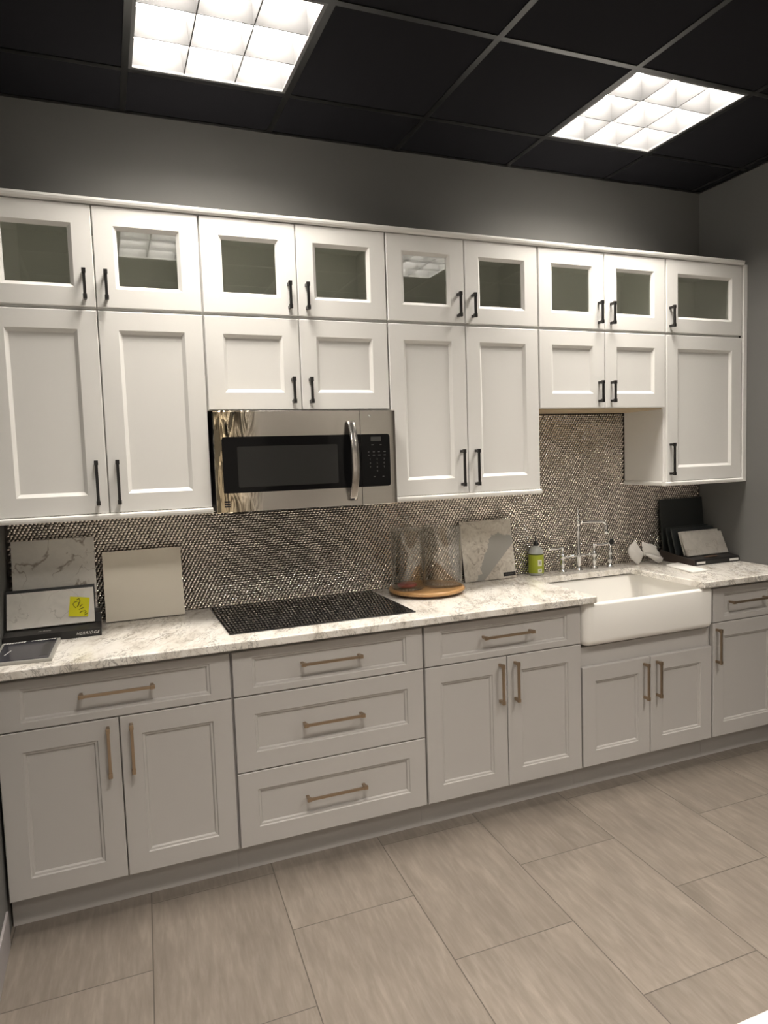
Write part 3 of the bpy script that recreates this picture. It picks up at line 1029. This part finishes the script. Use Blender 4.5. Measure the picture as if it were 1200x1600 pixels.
def tablet():
    t = thing('sample_binder', 'flat dark glossy sample binder with pale edge lying at the left front of the worktop', 'binder', (-0.88, -0.46, Z0))
    out = [(-0.9825, -0.590), (-0.800, -0.606), (-0.788, -0.312), (-0.9825, -0.306)]
    def ins(k):
        return [(-0.9825 + k, -0.590 + k), (-0.800 - k, -0.606 + k), (-0.788 - k, -0.312 - k), (-0.9825 + k, -0.306 - k)]
    b = MB()
    b.loops([[(x, y, Z0) for x, y in ins(0.001)], [(x, y, Z0 + 0.002) for x, y in ins(0)], [(x, y, Z0 + 0.009) for x, y in ins(0)], [(x, y, Z0 + 0.011) for x, y in ins(0.002)]])
    b.build('body', 'tablet_edge', t)
    p = MB().loops([[(x, y, Z0 + 0.0108) for x, y in ins(0.010)], [(x, y, Z0 + 0.0125) for x, y in ins(0.0105)]])
    p.build('cover', 'tablet', t)
    q = MB().prism([(-0.842, -0.560), (-0.815, -0.5635), (-0.806, -0.345), (-0.836, -0.343)], Z0 + 0.0126, Z0 + 0.0129)
    q.build('dark_band', 'tablet_dark', t)
    rr = random.Random(5)
    marks = []
    x = -0.978
    while x < -0.91:     # row of slanted print marks along the far edge
        marks.append([(x, -0.336), (x + 0.006, -0.336), (x + 0.010, -0.318), (x + 0.004, -0.318)])
        x += 0.0095
    x = -0.885
    while x < -0.806:
        wd = rr.uniform(0.004, 0.008)
        marks.append([(x, -0.330), (x + wd, -0.330), (x + wd + 0.002, -0.319), (x + 0.002, -0.319)])
        x += wd + 0.0025
    marks.append([(-0.955, -0.50), (-0.952, -0.503), (-0.937, -0.440), (-0.940, -0.439)])
    for p_ in marks:
        MB().prism(p_, Z0 + 0.0126, Z0 + 0.0129).build('printed_mark', 'silver_print', t)
tablet()

# ------------------------------------------------------------------ wooden turntable with two glass jars
TX, TY = 0.781, -0.196
def turntable():
    t = thing('turntable', 'round honey-wood turntable tray on the worktop right of the cooktop', 'tray', (TX, TY, Z0))
    MB().lathe((TX, TY, Z0), [(0.150, 0.0), (0.152, 0.008), (0.150, 0.009)], 48).build('foot', 'brown_edge', t)
    MB().lathe((TX, TY, Z0), [(0.160, 0.0095), (0.174, 0.012), (0.179, 0.018), (0.179, 0.024), (0.175, 0.029), (0.168, 0.030), (0.162, 0.027), (0.0, 0.027)], 64, cap1=False).build('top', 'wood', t)
turntable()
JZ = Z0 + 0.0275
def jar(cx, cy, r, h, label, lid):
    t = thing('glass_jar', label, 'jar', (cx, cy, JZ), 'big clear glass jars on the wooden turntable')
    w_ = 0.0035
    MB().lathe((cx, cy, JZ), [(0.0, 0.0005), (r - 0.006, 0.0005), (r, 0.006), (r, h - 0.004), (r + 0.001, h), (r - w_, h), (r - w_, 0.014), (r - 0.010, 0.010), (0.0, 0.009)], 48, cap0=False, cap1=False).build('body', 'jar', t)
    if lid:
        l = MB()
        z = h + 0.0008
        l.lathe((cx, cy, JZ), [(0.0, z), (r + 0.003, z), (r + 0.004, z + 0.004), (r * 0.9, z + 0.010), (r * 0.5, z + 0.018), (0.014, z + 0.022), (0.008, z + 0.030), (0.010, z + 0.038),
                               (0.019, z + 0.048), (0.022, z + 0.058), (0.019, z + 0.068), (0.009, z + 0.076), (0.0, z + 0.077)], 40, cap0=False, cap1=False)
        l.build('lid', 'jar', t)
    return t
jar(0.686, -0.196, 0.0755, 0.275, 'clear glass jar with knobbed lid on the left of the turntable, red disc inside', True)
jar(0.8645, -0.196, 0.094, 0.285, 'empty wide clear glass jar without lid on the right of the turntable', False)
o = MB().lathe((0.683, -0.192, JZ), [(0.0, 0.0105), (0.042, 0.0105), (0.046, 0.014), (0.046, 0.022), (0.042, 0.026), (0.0, 0.024)], 32, cap0=False, cap1=False).build('candle', 'red', None, (0.683, -0.192, JZ))
things_tag(o, 'dark red disc candle lying at the bottom of the lidded glass jar', 'candle')

# ------------------------------------------------------------------ quartz board with a grey patch
def patch_board():
    t, mt = slab('quartz_board', 'grey_patch', 1.048, 1.346, -0.082, Z0 + 0.0024, -0.030, 1.217, 0.012, label='beige quartz sample board with a grey patch and black tag, right of the glass jars', cat='sample board', edge='black_card')
    H = math.hypot(0.052, 1.217 - Z0)
    MB().box(0.075, 0.146, -0.0012, -0.0001, 0.010, 0.030, 0, mt).build('tag', 'black_card', t)
    g = MB()
    for k in range(9):
        g.box(0.085 + k * 0.0055, 0.0885 + k * 0.0055, -0.0015, -0.0012, 0.018, 0.0225, 0, mt)
    g.build('tag_print', 'dim_print', t)
patch_board()

# ------------------------------------------------------------------ soap bottle
def bottle():
    cx, cy = 1.481, -0.062
    t = thing('soap_bottle', 'soap bottle with lime green label and black nozzle standing left of the faucet', 'bottle', (cx, cy, Z0))
    r = 0.0395
    MB().lathe((cx, cy, Z0), [(0.0, 0.0), (r - 0.004, 0.0), (r, 0.005), (r, 0.112), (r - 0.001, 0.120), (r - 0.006, 0.134), (r - 0.014, 0.145), (r - 0.024, 0.151), (0.012, 0.154), (0.0, 0.154)], 36, cap0=False, cap1=False).build('body', 'bottle', t)
    MB().lathe((cx, cy, Z0), [(r + 0.0004, 0.012), (r + 0.0004, 0.108)], 36, cap0=False, cap1=False).build('label', 'bottle_label', t)
    MB().lathe((cx, cy, Z0), [(r + 0.0006, 0.108), (r + 0.0006, 0.1125)], 36, cap0=False, cap1=False).build('label_band', 'black_plastic', t)
    MB().lathe((cx, cy, Z0), [(0.0135, 0.154), (0.0145, 0.156), (0.0145, 0.166), (0.011, 0.174), (0.005, 0.180), (0.0035, 0.190), (0.0025, 0.206), (0.0, 0.207)], 20, cap1=False).build('nozzle', 'black_plastic', t)
    def wrap(a0, a1, z0, z1, name, m, rad):
        n = 8
        lo = [(cx + rad * math.sin(a0 + (a1 - a0) * i / n), cy - rad * math.cos(a0 + (a1 - a0) * i / n)) for i in range(n + 1)]
        vs = [(x, y, Z0 + z0) for x, y in lo] + [(x, y, Z0 + z1) for x, y in lo]
        fs = [(i, i + 1, n + 2 + i, n + 1 + i) for i in range(n)]
        MB().add(vs, fs, True).build(name, m, t)
    # camera looks from the left, so the printed front faces a little right of it
    wrap(-0.36, 0.22, 0.050, 0.083, 'label_square', 'cream_print', r + 0.0008)
    wrap(-0.16, 0.02, 0.058, 0.076, 'label_dot', 'grey_print', r + 0.0011)
    wrap(-0.36, 0.24, 0.016, 0.036, 'label_panel', 'cream_print', r + 0.0008)
    wrap(-0.22, 0.10, 0.022, 0.030, 'label_words', 'grey_print', r + 0.0011)
bottle()

# ------------------------------------------------------------------ bridge faucet
def faucet():
    y = -0.075
    t = thing('bridge_faucet', 'chrome bridge faucet with two lever handles and long spout behind the sink', 'faucet', (1.741, y, Z0))
    def post(x, name):
        p = [(0.022, 0.0), (0.023, 0.004), (0.020, 0.007), (0.013, 0.012), (0.0105, 0.020), (0.0125, 0.034), (0.0135, 0.050), (0.0115, 0.062), (0.010, 0.068), (0.0155, 0.074), (0.0165, 0.082),
             (0.0155, 0.090), (0.0105, 0.096), (0.0085, 0.104), (0.0075, 0.118), (0.009, 0.124), (0.0105, 0.130), (0.009, 0.137), (0.0, 0.139)]
        return MB().lathe((x, y, Z0), p, 20, cap1=False).build(name, 'chrome', t)
    post(1.638, 'valve_post'); post(1.843, 'valve_post')
    for x, s_ in ((1.638, -1), (1.843, 1)):
        MB().tube([(x, y, Z0 + 0.129), (x + s_ * 0.02, y, Z0 + 0.131), (x + s_ * 0.045, y, Z0 + 0.128), (x + s_ * 0.07, y, Z0 + 0.130), (x + s_ * 0.084, y, Z0 + 0.131), (x + s_ * 0.092, y, Z0 + 0.131)],
                  [0.0075, 0.007, 0.006, 0.0075, 0.0100, 0.007], 12).build('lever', 'chrome', t)
    b = MB()
    b.tube([(1.638, y, Z0 + 0.082), (1.843, y, Z0 + 0.082)], 0.0065, 12)
    for x in (1.668, 1.708, 1.774, 1.813):
        b.lathe((x, y, Z0 + 0.082), [(0.0065, -0.006), (0.010, -0.003), (0.010, 0.003), (0.0065, 0.006)], 14, 'x')
    b.build('bridge', 'chrome', t)
    c = [(0.022, 0.0), (0.023, 0.004), (0.019, 0.008), (0.012, 0.014), (0.013, 0.030), (0.0155, 0.060), (0.017, 0.080), (0.016, 0.094), (0.011, 0.104), (0.0125, 0.112), (0.010, 0.118), (0.0095, 0.124), (0.0092, 0.205),
         (0.0105, 0.212), (0.0105, 0.226), (0.008, 0.232), (0.011, 0.246), (0.014, 0.258), (0.011, 0.270), (0.008, 0.276), (0.010, 0.288), (0.012, 0.296), (0.006, 0.306), (0.005, 0.314), (0.007, 0.322), (0.004, 0.334), (0.0, 0.338)]
    MB().lathe((1.741, y, Z0), c, 20, cap1=False).build('column', 'chrome', t)
    MB().tube([(1.741, y, Z0 + 0.258), (1.765, y - 0.004, Z0 + 0.262), (1.80, y - 0.010, Z0 + 0.261), (1.85, y - 0.018, Z0 + 0.259), (1.884, y - 0.023, Z0 + 0.258), (1.897, y - 0.025, Z0 + 0.250), (1.902, y - 0.026, Z0 + 0.236)],
              [0.012, 0.0095, 0.008, 0.0078, 0.0078, 0.009, 0.0100], 12).build('spout', 'chrome', t)
    MB().lathe((1.902, y - 0.026, Z0), [(0.010, 0.240), (0.0135, 0.236), (0.0115, 0.224), (0.0115, 0.212), (0.015, 0.206), (0.015, 0.194), (0.012, 0.190)], 18).build('nozzle', 'chrome', t)
    # side spray
    t2 = thing('side_spray', 'chrome side spray with dark round head standing right of the bridge faucet', 'spray head', (1.949, y, Z0))
    p = [(0.021, 0.0), (0.022, 0.004), (0.018, 0.008), (0.012, 0.014), (0.0115, 0.034), (0.0145, 0.040), (0.0145, 0.046), (0.011, 0.052), (0.0125, 0.075), (0.0135, 0.092), (0.011, 0.100), (0.009, 0.108), (0.009, 0.122)]
    MB().lathe((1.949, y, Z0), p, 20).build('holder', 'chrome', t2)
    MB().lathe((1.950, y, Z0 + 0.140), [(0.008, 0.012), (0.016, 0.006), (0.0195, -0.004), (0.0195, -0.012), (0.018, -0.0135)], 22, 'y').build('head', 'chrome', t2)
    MB().lathe((1.950, y, Z0 + 0.140), [(0.0165, -0.0132), (0.0165, -0.0150), (0.012, -0.0160), (0.0, -0.0155)], 22, 'y', cap1=False).build('nozzle_face', 'black_plastic', t2)
    MB().tube([(1.962, y + 0.002, Z0 + 0.142), (1.985, y + 0.004, Z0 + 0.134)], [0.005, 0.004], 10).build('trigger', 'chrome', t2)
faucet()

# ------------------------------------------------------------------ white butterfly-shaped ornament
def ornament():
    t = thing('butterfly_ornament', 'white butterfly-shaped ornament standing behind the sink, left of the black sample tray', 'ornament', (2.17, -0.105, Z0))
    def XZ(p):
        return (2.156 + (p[0] - 490) * 0.000222, 0.978 + (580 - p[1]) * 0.000187 + (p[0] - 490) * 0.0000045)
    def wing(outline, bulge, ylean, name, y0=-0.105, th=0.004):
        pts = [XZ(p) for p in outline]
        cx = sum(p[0] for p in pts) / len(pts); cz = sum(p[1] for p in pts) / len(pts)
        rings = [1.0, 0.8, 0.55, 0.28]
        fr, bk = [], []
        for s_ in rings:
            h = bulge * (1 - s_ * s_)
            f_, b_ = [], []
            for i, (x, z) in enumerate(pts):
                qx, qz = cx + (x - cx) * s_, cz + (z - cz) * s_
                rip = 0.0022 * math.sin(i * 2.1) * s_
                y = y0 + ylean * (qx - 2.156) - h + rip
                f_.append((qx, y, max(qz, Z0 + 0.0003))); b_.append((qx, y + th, max(qz, Z0 + 0.0003)))
            fr.append(f_); bk.append(b_)
        MB().loops(list(reversed(fr)) + bk, smooth=True).build(name, 'ornament', t)
    wing([(260, 150), (290, 240), (330, 330), (380, 410), (430, 490), (490, 580), (480, 650), (455, 720), (420, 800), (350, 915), (290, 870), (240, 825), (215, 780), (150, 730), (130, 680), (95, 620), (80, 540), (55, 450), (90, 370), (130, 300), (190, 240)], 0.012, -0.12, 'wing')
    wing([(490, 580), (480, 500), (462, 420), (450, 330), (465, 240), (510, 262), (560, 275), (610, 315), (680, 318), (740, 335), (800, 385), (855, 400), (872, 480), (900, 540), (940, 600), (980, 690), (1030, 760), (900, 760), (760, 690), (620, 630)], 0.010, -0.10, 'wing')
    wing([(490, 585), (560, 590), (640, 605), (740, 645), (840, 690), (940, 735), (1030, 770), (1025, 830), (985, 890), (890, 925), (800, 860), (730, 800), (650, 735), (580, 680), (520, 655)], 0.014, -0.10, 'folded_wing_tip', -0.116)
    MB().lathe((2.157, -0.108, Z0 + 0.060), [(0.0, -0.011), (0.004, -0.009), (0.0065, 0.0), (0.004, 0.009), (0.0, 0.011)], 12, cap0=False, cap1=False).build('centre_knot', 'ornament', t)
ornament()

o = worktop_mesh([(2.212, -0.215), (2.150, -0.462), (2.262, -0.452), (2.318, -0.188)], Z0, Z0 + 0.009, 0.003).build('folded_napkin', 'paper', None, (2.235, -0.33, Z0))
things_tag(o, 'folded white paper napkin lying on the worktop right of the sink', 'napkin')

# ------------------------------------------------------------------ sample tray at the right end
def right_tray():
    t = thing('sample_tray', 'black sample tray with two white tags at the right end of the worktop', 'tray', (2.50, -0.16, Z0))
    b = MB()
    b.prism([(-0.292, Z0), (-0.292, 0.936), (-0.285, 0.945), (-0.225, 0.952), (-0.06, 0.952), (-0.06, Z0)], 2.340, 2.6645, 'x')
    b.build('base', 'black_card', t)
    s_ = MB()
    s_.prism([(-0.290, Z0), (-0.290, 0.944), (-0.040, 0.976), (-0.040, Z0)], 2.3330, 2.3395, 'x')
    s_.build('side_panel', 'brown_card', t)
    for xa, xb in ((2.352, 2.412), (2.590, 2.655)):
        MB().box(xa, xb, -0.2935, -0.2922, 0.9215, 0.9335).build('tag', 'paper', t)
    MB().prism([(2.44, -0.270), (2.53, -0.270), (2.545, -0.238), (2.455, -0.238)], 0.9505, 0.9512).build('printed_strip', 'brown_edge', t)
right_tray()
slab('charcoal_board', 'charcoal_slab', 2.345, 2.6620, -0.058, 0.9535, -0.026, 1.263, 0.010, label='tallest sample board in the right corner, plain charcoal, leaning on the backsplash', cat='sample board')
slab('dark_sample', 'charcoal_slab', 2.348, 2.660, -0.112, 0.9550, -0.072, 1.105, 0.010, label='dark sample slab in the right tray, just in front of the tall charcoal board', cat='sample slab')
slab('veined_sample', 'marble_dark', 2.352, 2.660, -0.150, 0.9555, -0.108, 1.100, 0.010, label='dark veined sample slab in the right tray, behind the white one', cat='sample slab')
slab('white_sample', 'marble_b', 2.376, 2.662, -0.186, 0.9560, -0.140, 1.084, 0.010, label='white sample slab peeking out behind the front marble sample in the right tray', cat='sample slab')
slab('marble_sample', 'marble_c', 2.366, 2.661, -0.222, 0.9565, -0.166, 1.075, 0.012, label='pale grey marble sample slab at the front of the black tray by the right wall', cat='sample slab')

# ------------------------------------------------------------------ island in the foreground
def island():
    o_ = worktop_mesh([(-0.06, -2.615), (-0.06, -3.50), (2.0, -3.50), (2.0, -2.615)], 0.884, 0.914, 0.003).build('island_worktop', 'white_quartz')
    things_tag(o_, 'white quartz island worktop whose edge shows in the lower right corner', 'worktop')
    t = thing('island_cabinet', 'grey island cabinet carrying the white quartz worktop', 'cabinet', (0.97, -3.05, 0))
    MB().box(-0.03, 1.97, -3.47, -2.66, 0.10, 0.8835).build('carcass', 'grey', t)
    MB().box(0.02, 1.92, -3.42, -2.72, 0.0005, 0.10).build('toe_kick', 'grey', t)
    for k in range(4):
        xa = -0.02 + k * 0.4975
        m = panel_mesh(xa + 0.003, xa + 0.494, 0.12, 0.87, 0.0)
        m.v = [(x, -2.638 - y, z) for x, y, z in m.v]
        m.build('panel', 'grey', t)
island()
